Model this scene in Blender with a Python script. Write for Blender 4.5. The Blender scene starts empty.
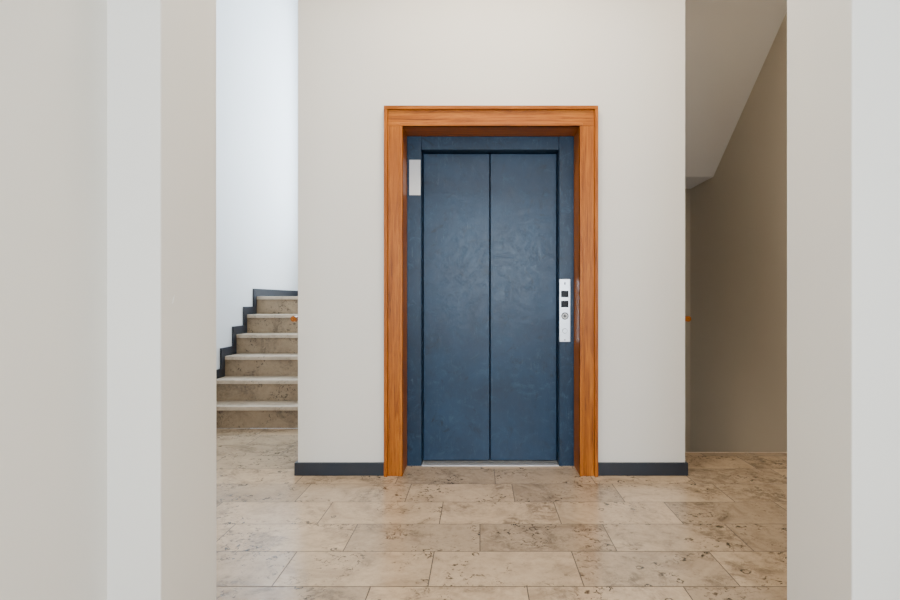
import bpy, bmesh, math, random
from mathutils import Vector
random.seed(7)
S=bpy.context.scene
COL=S.collection
H=1.1

# ------------------------------------------------------------ materials
def newmat(name):
    m=bpy.data.materials.new(name); m.use_nodes=True
    nt=m.node_tree; b=nt.nodes["Principled BSDF"]
    return m,nt,b
def N(nt,t,**k):
    n=nt.nodes.new(t)
    for a,v in k.items(): setattr(n,a,v)
    return n
def ramp(nt,src,stops):
    r=N(nt,'ShaderNodeValToRGB'); e=r.color_ramp.elements
    e[0].position,e[0].color=stops[0][0],stops[0][1]
    e[1].position,e[1].color=stops[-1][0],stops[-1][1]
    for p,c in stops[1:-1]:
        x=e.new(p); x.color=c
    nt.links.new(src,r.inputs[0]); return r.outputs[0]
def g(v): return (v,v,v,1)
def noise(nt,vec,scale,detail=4,rough=.55,dist=0):
    n=N(nt,'ShaderNodeTexNoise'); n.inputs['Scale'].default_value=scale
    n.inputs['Detail'].default_value=detail; n.inputs['Roughness'].default_value=rough
    n.inputs['Distortion'].default_value=dist
    nt.links.new(vec,n.inputs['Vector']); return n.outputs['Fac']
def mix(nt,fac,a,b,mode='MIX'):
    m=N(nt,'ShaderNodeMix',data_type='RGBA',blend_type=mode)
    for sock,v in ((m.inputs[0],fac),(m.inputs[6],a),(m.inputs[7],b)):
        if isinstance(v,(int,float)): sock.default_value=v
        elif isinstance(v,tuple): sock.default_value=v
        else: nt.links.new(v,sock)
    return m.outputs[2]
def mul(nt,a,b_):
    m=N(nt,'ShaderNodeMath',operation='MULTIPLY')
    for s,v in zip(m.inputs,(a,b_)):
        if isinstance(v,(int,float)): s.default_value=v
        else: nt.links.new(v,s)
    return m.outputs[0]
def bump(nt,b,h,strength,dist=.01):
    n=N(nt,'ShaderNodeBump'); n.inputs['Strength'].default_value=strength; n.inputs['Distance'].default_value=dist
    nt.links.new(h,n.inputs['Height']); nt.links.new(n.outputs[0],b.inputs['Normal'])
def objco(nt):
    return N(nt,'ShaderNodeTexCoord').outputs['Object']

def plaster(name,c,scuff=0):
    m,nt,b=newmat(name); co=objco(nt)
    f=noise(nt,co,1.6,3); 
    c2=tuple(x*.95 for x in c)
    base=mix(nt,f,c+(1,),c2+(1,))
    if scuff:
        s=noise(nt,co,14,6,.75,2.0)
        base=mix(nt,ramp(nt,s,[(.70,g(0)),(.76,g(scuff))]),base,tuple(x*.72 for x in c)+(1,))
    nt.links.new(base,b.inputs['Base Color'])
    b.inputs['Roughness'].default_value=.75
    bump(nt,b,noise(nt,co,90,3),.06,.004)
    return m
M_wall=plaster('plaster_warm_white',(.80,.765,.70),.35)
M_stairwall=plaster('plaster_white',(.82,.83,.84))
M_ceil=plaster('plaster_ceiling',(.82,.80,.77))
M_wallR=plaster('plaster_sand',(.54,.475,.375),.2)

def flat(name,c,rough=.5,metal=0,var=.0,sc=8):
    m,nt,b=newmat(name)
    b.inputs['Roughness'].default_value=rough; b.inputs['Metallic'].default_value=metal
    if var:
        f=noise(nt,objco(nt),sc,4)
        nt.links.new(mix(nt,f,tuple(x*(1-var) for x in c)+(1,),tuple(min(1,x*(1+var)) for x in c)+(1,)),b.inputs['Base Color'])
    else: b.inputs['Base Color'].default_value=c+(1,)
    return m
M_base=flat('slate_blue_skirting',(.014,.019,.030),.5,0,.25)
M_grout=flat('grout',(.07,.05,.035),.8,0,.2)
M_steel=flat('brushed_steel',(.62,.63,.65),.32,.9,.1,30)
M_sill=flat('sill_aluminium',(.62,.62,.63),.4,.6,.15,20)
M_black=flat('black_display',(.004,.004,.005),.25)
M_black.node_tree.nodes['Principled BSDF'].inputs['Specular IOR Level'].default_value=.15
M_dark=flat('shaft_dark',(.01,.01,.012),.8)
M_plaque=flat('plaque_white',(.62,.63,.64),.4,0,.08,20)
M_chip=flat('bare_plaster',(.95,.95,.93),.8,0,.03)
M_frame=flat('window_frame_white',(.8,.8,.8),.4,0,.03)
M_lampbody=flat('lamp_metal',(.5,.5,.5),.4,.6,.05)

def bluepaint(name,dark):
    m,nt,b=newmat(name); co=objco(nt)
    f=noise(nt,co,2.6,6,.65,.6)
    a=(.0035*dark,.018*dark,.048*dark,1); c=(.008*dark,.036*dark,.084*dark,1)
    base=mix(nt,ramp(nt,f,[(.3,g(0)),(.7,g(1))]),a,c)
    mp=N(nt,'ShaderNodeMapping'); mp.inputs['Scale'].default_value=(22,1,3.5); nt.links.new(co,mp.inputs[0])
    s=noise(nt,mp.outputs[0],2.4,8,.8,2.2)
    base=mix(nt,ramp(nt,s,[(.55,g(0)),(.70,g(.6))]),base,(.035,.085,.14,1))
    s2=noise(nt,co,6,9,.82,3.0)
    base=mix(nt,ramp(nt,s2,[(.54,g(0)),(.64,g(.5))]),base,(.04,.09,.145,1))
    d=noise(nt,co,9,6,.75,1.5)
    base=mix(nt,ramp(nt,d,[(.56,g(0)),(.66,g(.8))]),base,(.002,.009,.024,1))
    # fine pale scratches
    mp2=N(nt,'ShaderNodeMapping'); mp2.inputs['Scale'].default_value=(90,1,9); mp2.inputs['Rotation'].default_value=(0,.35,0); nt.links.new(co,mp2.inputs[0])
    s3=noise(nt,mp2.outputs[0],1.0,5,.7,1.0)
    base=mix(nt,ramp(nt,s3,[(.64,g(0)),(.70,g(.6))]),base,(.09,.14,.19,1))
    nt.links.new(base,b.inputs['Base Color'])
    r=ramp(nt,s2,[(.3,g(.26)),(.7,g(.48))]); nt.links.new(r,b.inputs['Roughness'])
    b.inputs['Specular IOR Level'].default_value=.32
    bump(nt,b,noise(nt,co,6,3),.10,.01)
    return m
M_blue=bluepaint('blue_lacquered_steel',1.0)
M_blue2=bluepaint('blue_lacquered_frame',.8)

def wood(name,axis):
    m,nt,b=newmat(name); co=objco(nt)
    mp=N(nt,'ShaderNodeMapping')
    sc=[60,60,60]; sc[axis]=2.4; mp.inputs['Scale'].default_value=sc
    nt.links.new(co,mp.inputs[0])
    f=noise(nt,mp.outputs[0],1.2,7,.78,.5)
    c=ramp(nt,f,[(.32,(.08,.018,.0015,1)),(.5,(.36,.098,.006,1)),(.68,(.57,.195,.016,1))])
    f2=noise(nt,co,3,3)
    c=mix(nt,ramp(nt,f2,[(.35,g(0)),(.7,g(.35))]),c,(.25,.060,.004,1))
    nt.links.new(c,b.inputs['Base Color']); b.inputs['Roughness'].default_value=.4
    b.inputs['Specular IOR Level'].default_value=.25
    bump(nt,b,f,.12,.003)
    return m
M_woodV=wood('oak_vertical',2); M_woodH=wood('oak_horizontal',0); M_woodR=wood('oak_rail',1)

def stone(name,light,mid,dk,rough,tile=True,amt=1.0,sh=0.0):
    m,nt,b=newmat(name); co=objco(nt)
    if tile:
        at=N(nt,'ShaderNodeAttribute',attribute_name='tile')
        vm=N(nt,'ShaderNodeVectorMath',operation='MULTIPLY_ADD')
        nt.links.new(at.outputs['Vector'],vm.inputs[0]); vm.inputs[1].default_value=(31,47,23); nt.links.new(co,vm.inputs[2])
        co2=vm.outputs[0]
    else: co2=co
    f=noise(nt,co2,4.0,9,.66,1.0)
    c=ramp(nt,f,[(.32,mid),(.48,light),(.70,tuple(min(1,x*1.15) for x in light[:3])+(1,))])
    f3=noise(nt,co2,30,7,.75)
    c=mix(nt,ramp(nt,f3,[(.45,g(0)),(.68,g(.6*amt))]),c,mid)
    # stained clouds made of fine grain
    cl=noise(nt,co2,2.6,6,.7,1.0)
    clm=ramp(nt,cl,[(.50+sh,g(0)),(.61+sh,g(1))])
    f4=noise(nt,co2,20,9,.82,.6)
    c=mix(nt,mul(nt,clm,ramp(nt,f4,[(.42,g(0)),(.57,g(.75*amt))])),c,dk)
    # dark pits in clusters
    dk2=tuple(x*.28 for x in dk[:3])+(1,)
    cl2=noise(nt,co2,4.2,5,.65,.5)
    f5=noise(nt,co2,34,5,.70,1.0)
    c=mix(nt,mul(nt,ramp(nt,cl2,[(.49+sh,g(0)),(.58+sh,g(1))]),ramp(nt,f5,[(.55,g(0)),(.60,g(.95*amt))])),c,dk2)
    # broken fossil outlines
    v=N(nt,'ShaderNodeTexVoronoi'); v.inputs['Scale'].default_value=7; nt.links.new(co2,v.inputs['Vector'])
    wob=noise(nt,co2,18,5,.7)
    ad2=N(nt,'ShaderNodeMath',operation='MULTIPLY_ADD'); nt.links.new(wob,ad2.inputs[0]); ad2.inputs[1].default_value=.40; nt.links.new(v.outputs['Distance'],ad2.inputs[2])
    rg=ramp(nt,ad2.outputs[0],[(.27,g(0)),(.29,g(1)),(.315,g(1)),(.335,g(0))])
    sep=N(nt,'ShaderNodeSeparateColor'); nt.links.new(v.outputs['Color'],sep.inputs[0])
    th=N(nt,'ShaderNodeMath',operation='GREATER_THAN'); nt.links.new(sep.outputs[0],th.inputs[0]); th.inputs[1].default_value=.62
    c=mix(nt,mul(nt,mul(nt,rg,th.outputs[0]),ramp(nt,f3,[(.40,g(0)),(.50,g(.95*amt))])),c,dk2)
    if tile:
        se=N(nt,'ShaderNodeSeparateColor'); nt.links.new(at.outputs['Color'],se.inputs[0])
        c=mix(nt,1.0,c,ramp(nt,se.outputs[0],[(0,(.76,.76,.76,1)),(.5,(.93,.93,.92,1)),(1,(1.08,1.06,1.02,1))]),'MULTIPLY')
    nt.links.new(c,b.inputs['Base Color'])
    r=ramp(nt,f3,[(.3,g(rough)),(.7,g(rough+.12))]); nt.links.new(r,b.inputs['Roughness'])
    bump(nt,b,f3,.04,.003)
    return m
M_floor=stone('jura_limestone',(.53,.395,.265,1),(.36,.26,.17,1),(.165,.118,.078,1),.15)
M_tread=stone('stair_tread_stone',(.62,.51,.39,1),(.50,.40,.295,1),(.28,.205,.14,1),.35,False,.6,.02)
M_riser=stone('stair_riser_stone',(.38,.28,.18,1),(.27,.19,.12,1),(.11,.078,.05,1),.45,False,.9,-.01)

# ------------------------------------------------------------ mesh helpers
class MB:
    def __init__(s,name,mats): s.name=name; s.bm=bmesh.new(); s.mats=mats
    def box(s,x0,x1,y0,y1,z0,z1,mi=0):
        vs=[s.bm.verts.new((x,y,z)) for x in (x0,x1) for y in (y0,y1) for z in (z0,z1)]
        for f in ((0,1,3,2),(4,6,7,5),(0,4,5,1),(2,3,7,6),(0,2,6,4),(1,5,7,3)):
            F=s.bm.faces.new([vs[i] for i in f]); F.material_index=mi
        return s
    def prism_x(s,pts,x0,x1,mi=0):   # pts (y,z)
        a=[s.bm.verts.new((x0,y,z)) for y,z in pts]; b=[s.bm.verts.new((x1,y,z)) for y,z in pts]
        n=len(pts)
        fs=[s.bm.faces.new(a),s.bm.faces.new(b[::-1])]
        for i in range(n): fs.append(s.bm.faces.new([a[i],b[i],b[(i+1)%n],a[(i+1)%n]]))
        for f in fs: f.material_index=mi
        return s
    def cyl_y(s,cx,cz,r,y0,y1,mi=0,seg=40):
        def ring(r,y): return [s.bm.verts.new((cx+r*math.cos(2*math.pi*i/seg),y,cz+r*math.sin(2*math.pi*i/seg))) for i in range(seg)]
        a=ring(r,y0); b=ring(r,y1); fs=[]
        for i in range(seg):
            j=(i+1)%seg; fs.append(s.bm.faces.new([a[i],a[j],b[j],b[i]]))
        fs+= [s.bm.faces.new(a[::-1]),s.bm.faces.new(b)]
        for f in fs: f.material_index=mi
        return s
    def done(s,parent=None,bevel=0,seg=2):
        bmesh.ops.recalc_face_normals(s.bm,faces=s.bm.faces)
        me=bpy.data.meshes.new(s.name); s.bm.to_mesh(me); s.bm.free()
        for m in s.mats: me.materials.append(m)
        o=bpy.data.objects.new(s.name,me); COL.objects.link(o)
        if bevel:
            b=o.modifiers.new('bevel','BEVEL'); b.width=bevel; b.segments=seg; b.limit_method='ANGLE'; b.angle_limit=.6
        if parent: o.parent=parent
        return o
def empty(name,loc=(0,0,0)):
    e=bpy.data.objects.new(name,None); COL.objects.link(e); e.empty_display_size=.2; return e

# ------------------------------------------------------------ key dimensions (metres)
YW=3.52           # elevator wall face
SL,SR=-1.144,1.289   # shaft block sides
XL,XR=-2.42,2.5      # stairwell side walls
P0,P1=1.565,1.90     # passage wall (near / far face)
PL,PR=-.893,1.040    # passage opening
HL,HR=-1.042,1.60    # hall side walls
YB=-2.6              # hall back wall
CZ=3.6
EL,ER,ET=-.4836,.6227,2.186   # elevator opening
DY,SF=3.80,3.71
SBL,SBR=7.55,6.65     # back walls of stairwell
r,t,d0=.19,.25,4.8

# ------------------------------------------------------------ floor
rects=[(XL,XR,P1,YW),(PL,PR,P0,P1),(HL,HR,YB,P0),(XL,SL,YW,d0),(SR,XR,YW,4.03),(EL,ER,YW,SF-.0)]
bm=bmesh.new(); lay=bm.loops.layers.float_color.new('tile')
offs={0:-.0,-1:.4,1:.4,2:.19,-2:.18}
gp=.0021
for rI in range(-18,12):
    y0=2.45+.3*rI; y1=y0+.3
    off=offs.get(rI,random.random()*.6)
    for k in range(-6,7):
        x0=off+.6*k; x1=x0+.6
        c=(random.random(),random.random(),random.random(),1)
        for (a,b_,c0,c1) in rects:
            ax,bx=max(x0+gp,a),min(x1-gp,b_); ay,by=max(y0+gp,c0),min(y1-gp,c1)
            if bx-ax<.001 or by-ay<.001: continue
            F=bm.faces.new([bm.verts.new(p) for p in ((ax,ay,0),(bx,ay,0),(bx,by,0),(ax,by,0))])
            for l in F.loops: l[lay]=c
for (a,b_,c0,c1) in rects:   # mortar bed and slab under the tiles
    z0,z1=-.25,-.0008
    vs=[bm.verts.new((x,y,z)) for x in (a,b_) for y in (c0,c1) for z in (z0,z1)]
    for f in ((0,1,3,2),(4,6,7,5),(0,4,5,1),(2,3,7,6),(0,2,6,4),(1,5,7,3)):
        F=bm.faces.new([vs[i] for i in f]); F.material_index=1
bmesh.ops.recalc_face_normals(bm,faces=[f for f in bm.faces if f.material_index==1])
me=bpy.data.meshes.new('floor'); bm.to_mesh(me); bm.free()
me.materials.append(M_floor); me.materials.append(M_grout)
COL.objects.link(bpy.data.objects.new('floor',me))

# ------------------------------------------------------------ walls
WZ=6.0
w=MB('wall_elevator_shaft',[M_wall])
w.box(SL,EL-.012,YW,YW+.30,-2.2,WZ); w.box(ER+.012,SR,YW,YW+.30,-2.2,WZ); w.box(EL-.012,ER+.012,YW,YW+.30,ET+.012,WZ)
w.box(SL,SL+.2,YW+.30,5.3,-2.2,WZ); w.box(SR-.2,SR,YW+.30,5.3,-2.2,WZ); w.box(SL+.2,SR-.2,5.1,5.3,-2.2,WZ)
w.done()
w=MB('wall_passage',[M_wall,M_chip])
w.box(XL-.2,PL,P0,P1,-.25,CZ); w.box(PR,XR+.2,P0,P1,-.25,CZ); w.box(PL,PR,P0,P1,2.75,CZ)
# small paint chip on the left reveal
vs=[w.bm.verts.new(p) for p in ((PL+.0006,1.622,1.088),(PL+.0006,1.629,1.092),(PL+.0006,1.638,1.118),(PL+.0006,1.628,1.105))]
w.bm.faces.new(vs).material_index=1
w.done(bevel=.004)
w=MB('wall_left',[M_stairwall]); w.box(XL-.2,XL,P1,SBL+.2,-.25,WZ); w.done()
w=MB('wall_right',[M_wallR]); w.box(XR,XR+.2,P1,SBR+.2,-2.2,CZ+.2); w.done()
w=MB('wall_hall_left',[M_wall]); w.box(HL-.2,HL,YB,P0,-.25,3.0); w.done()
w=MB('wall_hall_right',[M_wall]); w.box(HR,HR+.2,YB,P0,-.25,3.0); w.done()
# hall back wall with window opening
hx0,hx1,hz0,hz1=-.75,1.35,.75,2.7
w=MB('wall_hall_back',[M_wall])
w.box(HL-.2,hx0,YB-.2,YB,-.25,3.0); w.box(hx1,HR+.2,YB-.2,YB,-.25,3.0); w.box(hx0,hx1,YB-.2,YB,-.25,hz0); w.box(hx0,hx1,YB-.2,YB,hz1,3.0)
w.done()
# stairwell back walls, window hidden round the corner
wx0,wx1,wz0,wz1=-2.0,-.5,1.95,4.9
w=MB('wall_stair_back_left',[M_stairwall])
w.box(XL-.2,wx0,SBL,SBL+.2,-.25,WZ); w.box(wx1,.3,SBL,SBL+.2,-.25,WZ); w.box(wx0,wx1,SBL,SBL+.2,-.25,wz0); w.box(wx0,wx1,SBL,SBL+.2,wz1,WZ)
w.done()
w=MB('wall_stair_divider',[M_stairwall]); w.box(.3,.5,5.3,SBL+.2,-2.2,WZ); w.done()
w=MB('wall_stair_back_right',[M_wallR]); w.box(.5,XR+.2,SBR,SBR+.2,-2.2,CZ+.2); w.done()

def window(name,x0,x1,z0,z1,y):
    w=MB(name,[M_frame]); f=.06
    w.box(x0,x0+f,y,y+.06,z0,z1); w.box(x1-f,x1,y,y+.06,z0,z1)
    w.box(x0+f,x1-f,y,y+.06,z0,z0+f); w.box(x0+f,x1-f,y,y+.06,z1-f,z1)
    xm=(x0+x1)/2; w.box(xm-.03,xm+.03,y,y+.06,z0+f,z1-f)
    w.done(bevel=.004)
window('window_1',hx0,hx1,hz0,hz1,YB-.12)
window('window_2',wx0,wx1,wz0,wz1,SBL+.06)

# ------------------------------------------------------------ ceilings & soffit
w=MB('ceiling_hall',[M_ceil]); w.box(HL-.2,HR+.2,YB-.2,P0,3.0,3.2); w.done()
w=MB('ceiling',[M_ceil])
w.box(XL-.2,XR+.2,P0,YW,CZ,CZ+.2); w.box(XL-.2,SL,YW,4.1,CZ,CZ+.2); w.box(SR,XR+.2,YW,4.355,CZ,CZ+.2)
w.done()
w=MB('ceiling_stairwell',[M_ceil]); w.box(XL-.2,.5,4.1,SBL+.2,WZ,WZ+.2); w.box(XL-.2,SL,3.9,4.1,CZ+.2,WZ+.2); w.done()
sz=2.42
w=MB('ceiling_stair_soffit',[M_ceil])
w.prism_x([(4.355,CZ),(6.0,sz),(SBR,sz),(SBR,sz+.25),(6.1,sz+.25),(4.355,CZ+.25)],SR,XR)
w.box(.5,SR,5.3,SBR,sz,sz+.25)
w.done()

# ------------------------------------------------------------ stairs up (left)
st=MB('staircase',[M_riser,M_tread])
n=6; ex=.002
for k in range(1,n+1):
    y=d0+t*(k-1); z=r*k
    ye=y+t+.02 if k<n else SBL-ex
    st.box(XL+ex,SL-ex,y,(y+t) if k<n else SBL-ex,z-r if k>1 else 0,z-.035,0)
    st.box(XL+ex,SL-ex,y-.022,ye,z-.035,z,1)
st.done(bevel=.004)
w=MB('floor_landing',[M_tread]); w.box(SL,.3,5.302,SBL-ex,r*n-.2,r*n); w.done()
# stairs down (right)
st=MB('staircase',[M_riser,M_tread])
X0,X1=SR+ex,XR-ex
st.box(X0,X1,4.0305,4.06,-.04,0,1)
for k in range(1,9):
    y=4.05+.26*(k-1); z=-.18*k
    st.box(X0,X1,y-.02,y+.26,z-.035,z,1)
    st.box(X0,X1,y,y+.26,z-.4,z-.035,0)
st.box(X0,X1,4.05+.26*8,SBR-ex,-1.9,-.18*9,1)
st.done(bevel=.004)

# ------------------------------------------------------------ skirting
bh=.081
w=MB('baseboard_left',[M_base])
up=[(P1,bh)]; lo=[(P1,0.0)]
up.append((d0-.09,bh)); lo.append((d0-.024,0.0))
for k in range(1,n+1):
    y=d0+t*(k-1)
    up.append((y-.09,r*k+bh)); lo.append((y-.024,r*k))
    if k<n: up.append((y+t-.09,r*k+bh)); lo.append((y+t-.024,r*k))
up.append((SBL,r*n+bh)); lo.append((SBL,r*n))
w.prism_x(up+lo[::-1],XL,XL+.018); w.done()
w=MB('baseboard_stair_back',[M_base]); w.box(XL+.018,.3,SBL-.018,SBL,r*n,r*n+bh); w.done()
CL,CR,CT,CF=-.598,.735,2.309,3.49
w=MB('baseboard_center_left',[M_base])
w.box(SL-.018,CL,YW-.018,YW,0,bh); w.box(SL-.018,SL,YW,4.7,0,bh); w.done(bevel=.003)
w=MB('baseboard_center_right',[M_base])
w.box(CR,SR+.014,YW-.018,YW,0,bh); w.box(SR,SR+.014,YW,4.02,0,bh); w.done(bevel=.003)
w=MB('baseboard_right',[M_base]); w.box(XR-.018,XR,P1,4.02,0,bh); w.done()
w=MB('baseboard_hall_left',[M_base]); w.box(HL,HL+.016,YB,P0,0,bh); w.done()
w=MB('baseboard_hall_right',[M_base]); w.box(HR-.016,HR,YB,P0,0,bh); w.done()

# ------------------------------------------------------------ elevator
w=MB('elevator_door_frame',[M_woodV,M_woodH])
lin=.012
w.box(EL-lin,EL,CF+.004,SF+.02,0,ET,0); w.box(ER,ER+lin,CF+.004,SF+.02,0,ET,0); w.box(EL-lin,ER+lin,CF+.004,SF+.02,ET,ET+lin,1)
w.box(CL+.022,EL-.0,CF+.006,YW,0,ET,0); w.box(ER,CR-.022,CF+.006,YW,0,ET,0); w.box(CL+.022,CR-.022,CF+.006,YW,ET,CT-.022,1)
w.box(EL-.018,EL,CF,CF+.006,0,ET,0); w.box(ER,ER+.018,CF,CF+.006,0,ET,0); w.box(EL-.018,ER+.018,CF,CF+.006,ET,ET+.018,1)
w.box(CL,CL+.022,CF-.012,YW,0,CT-.022,0); w.box(CR-.022,CR,CF-.012,YW,0,CT-.022,0); w.box(CL,CR,CF-.012,YW,CT-.022,CT,1)
w.done(bevel=.0025)

EV=empty('elevator')
pL,pR,pT=-.387,.5225,2.097; pm=(pL+pR)/2
w=MB('steel_frame',[M_blue2])
w.box(EL,pL,SF,DY+.06,0,ET); w.box(pR,ER,SF,DY+.06,0,ET); w.box(pL,pR,SF+.004,DY+.06,pT,ET)
w.box(pL-.004,pL,SF-.004,SF,0,pT+.01); w.box(pR,pR+.004,SF-.004,SF,0,pT+.01)
w.done(EV,bevel=.002)
w=MB('door_panel_left',[M_blue]); w.box(pL+.003,pm-.003,DY,DY+.03,.012,pT-.004); w.done(EV,bevel=.004)
w=MB('door_panel_right',[M_blue]); w.box(pm+.003,pR-.003,DY,DY+.03,.012,pT-.004); w.done(EV,bevel=.004)
w=MB('cabin_dark',[M_dark]); w.box(EL,ER,DY+.062,DY+.10,0,ET); w.done(EV)
w=MB('door_sill',[M_sill,M_dark])
w.box(pL,pR,SF,DY+.06,-.02,.004,0); 
w.box(pL+.01,pR-.01,DY-.03,DY-.022,.004,.0045,1); w.box(pL+.01,pR-.01,DY-.055,DY-.05,.004,.0045,1)
w.done(EV)
cx=.5615; x0,x1=cx-.037,cx+.037; z0,z1=.8225,1.239; yf=SF-.006
def zz(py): return H+(300-py)*3.70/560
w=MB('control_plate',[M_steel]); w.box(x0,x1,yf,SF,z0,z1); w.done(EV,bevel=.003)
w=MB('control_displays',[M_black])
w.box(cx-.026,cx+.024,yf-.002,yf,zz(297.3),zz(290.7)); w.box(cx-.026,cx+.024,yf-.002,yf,zz(307.3),zz(300.7)); w.done(EV,bevel=.001)
w=MB('control_sign',[M_black,M_plaque])
zc=zz(316); w.cyl_y(cx,zc,.024,yf-.0012,yf,0); w.cyl_y(cx,zc,.018,yf-.0018,yf-.0012,1)
w.box(cx-.011,cx+.011,yf-.0026,yf-.0018,zc-.003,zc+.003,0); w.box(cx-.003,cx+.003,yf-.0026,yf-.0018,zc-.011,zc+.011,0)
zt=zz(283.5); w.box(cx-.004,cx+.004,yf-.001,yf,zt-.008,zt+.008,0)
w.done(EV)
w=MB('call_button',[M_steel,M_black]); zb=zz(331)
w.cyl_y(cx,zb,.017,yf-.001,yf,1); w.cyl_y(cx,zb,.0145,yf-.006,yf-.001,0)
w.cyl_y(cx,z0+.014,.004,yf-.002,yf,1,16)
w.done(EV)
w=MB('notice_plaque',[M_plaque,M_steel]); w.box(-.468,-.394,SF-.004,SF,1.794,2.028,0)
w.box(-.468,-.394,SF-.005,SF-.004,1.955,1.958,1)
w.done(EV,bevel=.001)

# ------------------------------------------------------------ handrails
def rail(pts,wallx):
    E=empty('handrail')
    cu=bpy.data.curves.new('rail','CURVE'); cu.dimensions='3D'; cu.bevel_depth=.019; cu.bevel_resolution=6; cu.use_fill_caps=True
    sp=cu.splines.new('POLY'); sp.points.add(len(pts)-1)
    for p,q in zip(sp.points,pts): p.co=(*q,1)
    cu.materials.append(M_woodR)
    o=bpy.data.objects.new('rail',cu); COL.objects.link(o); o.parent=E
    b=MB('brackets',[M_base])
    for i in range(len(pts)-1):
        a,c=Vector(pts[i]),Vector(pts[i+1]); p=a.lerp(c,.5)
        xa,xb=sorted((p.x,wallx)); b.box(xa,xb,p.y-.006,p.y+.006,p.z-.035,p.z-.022)
        b.box(p.x-.008,p.x+.008,p.y-.006,p.y+.006,p.z-.03,p.z-.012)
    b.done(E)
rail([(SL-.09,3.70,.975),(SL-.09,4.6,.975),(SL-.09,5.25,1.47)],SL)
rail([(SR+.088,3.70,.975),(SR+.088,4.0,.975),(SR+.088,5.25,.11)],SR)

# ------------------------------------------------------------ lamps & light
def emis(name,c,s):
    m,nt,b=newmat(name); b.inputs['Base Color'].default_value=(.9,.9,.9,1)
    b.inputs['Emission Color'].default_value=c+(1,); b.inputs['Emission Strength'].default_value=s; return m
M_em=emis('lamp_diffuser',(1,.90,.76),8)
M_em2=emis('fill_lamp_glow',(1,.88,.72),2.5)  # glow for the added lamp below the soffit
def lamp(name,x,y,z,rad,rot=(0,0,0),em=None):
    E=empty(name); E.location=(x,y,z); E.rotation_euler=rot
    for nm,mt,r0,z0,z1 in (('housing',M_lampbody,rad+.02,-.04,0),('diffuser',em or M_em,rad,-.08,-.04)):
        bm=bmesh.new(); bmesh.ops.create_cone(bm,cap_ends=True,segments=48,radius1=r0*.92,radius2=r0,depth=z1-z0)
        me=bpy.data.meshes.new(nm); bm.to_mesh(me); bm.free(); me.materials.append(mt)
        o=bpy.data.objects.new(nm,me); o.location=(0,0,(z0+z1)/2); COL.objects.link(o); o.parent=E
lamp('ceiling_lamp',.1,2.5,CZ,.25)
lamp('ceiling_lamp',1.9,3.1,CZ,.2)  # added lamp out of view, put in to brighten the right alcove
lamp('ceiling_lamp',.3,-.6,3.0,.2)
lamp('soffit_fill_lamp',SR,5.0,-.35,.13,(0,math.radians(-90),0),M_em2)  # added lamp hidden below the floor edge, lights the soffit from underneath
def area(name,loc,rot,sx,sy,e,c):
    l=bpy.data.lights.new(name,'AREA'); l.shape='RECTANGLE'; l.size=sx; l.size_y=sy; l.energy=e; l.color=c
    o=bpy.data.objects.new(name,l); o.location=loc; o.rotation_euler=rot; COL.objects.link(o)
area('daylight_hall_window',((hx0+hx1)/2,YB-.3,(hz0+hz1)/2),(math.radians(90),0,0),hx1-hx0,hz1-hz0,240,(.76,.88,1))
area('daylight_stair_window',((wx0+wx1)/2,SBL+.3,(wz0+wz1)/2),(math.radians(-90),0,0),wx1-wx0,wz1-wz0,360,(.72,.86,1))
area('foyer_ceiling_light',(.1,2.55,CZ-.1),(0,0,0),1.2,.5,50,(1,.88,.72))
area('alcove_fill_light',(1.9,3.1,CZ-.1),(0,0,0),.4,.4,8,(1,.88,.72))  # fill light added for the right alcove
l=bpy.data.lights.new('soffit_fill_point','POINT'); l.energy=3.6; l.color=(1,.86,.68); l.shadow_soft_size=.12  # added point light, lifts the soffit and right stair wall
o=bpy.data.objects.new('soffit_fill_point',l); o.location=(SR+.26,5.0,-.35); COL.objects.link(o)

wd=bpy.data.worlds.new('sky'); S.world=wd; wd.use_nodes=True
bg=wd.node_tree.nodes['Background']; bg.inputs[0].default_value=(.75,.86,1,1); bg.inputs[1].default_value=2.0

# ------------------------------------------------------------ camera
cd=bpy.data.cameras.new('camera'); cd.sensor_width=36; cd.lens=560/900*36; cd.shift_x=-30/900; cd.clip_start=.02
co=bpy.data.objects.new('camera',cd); co.location=(0,0,H); co.rotation_euler=(math.radians(90),0,0); COL.objects.link(co)
S.camera=co
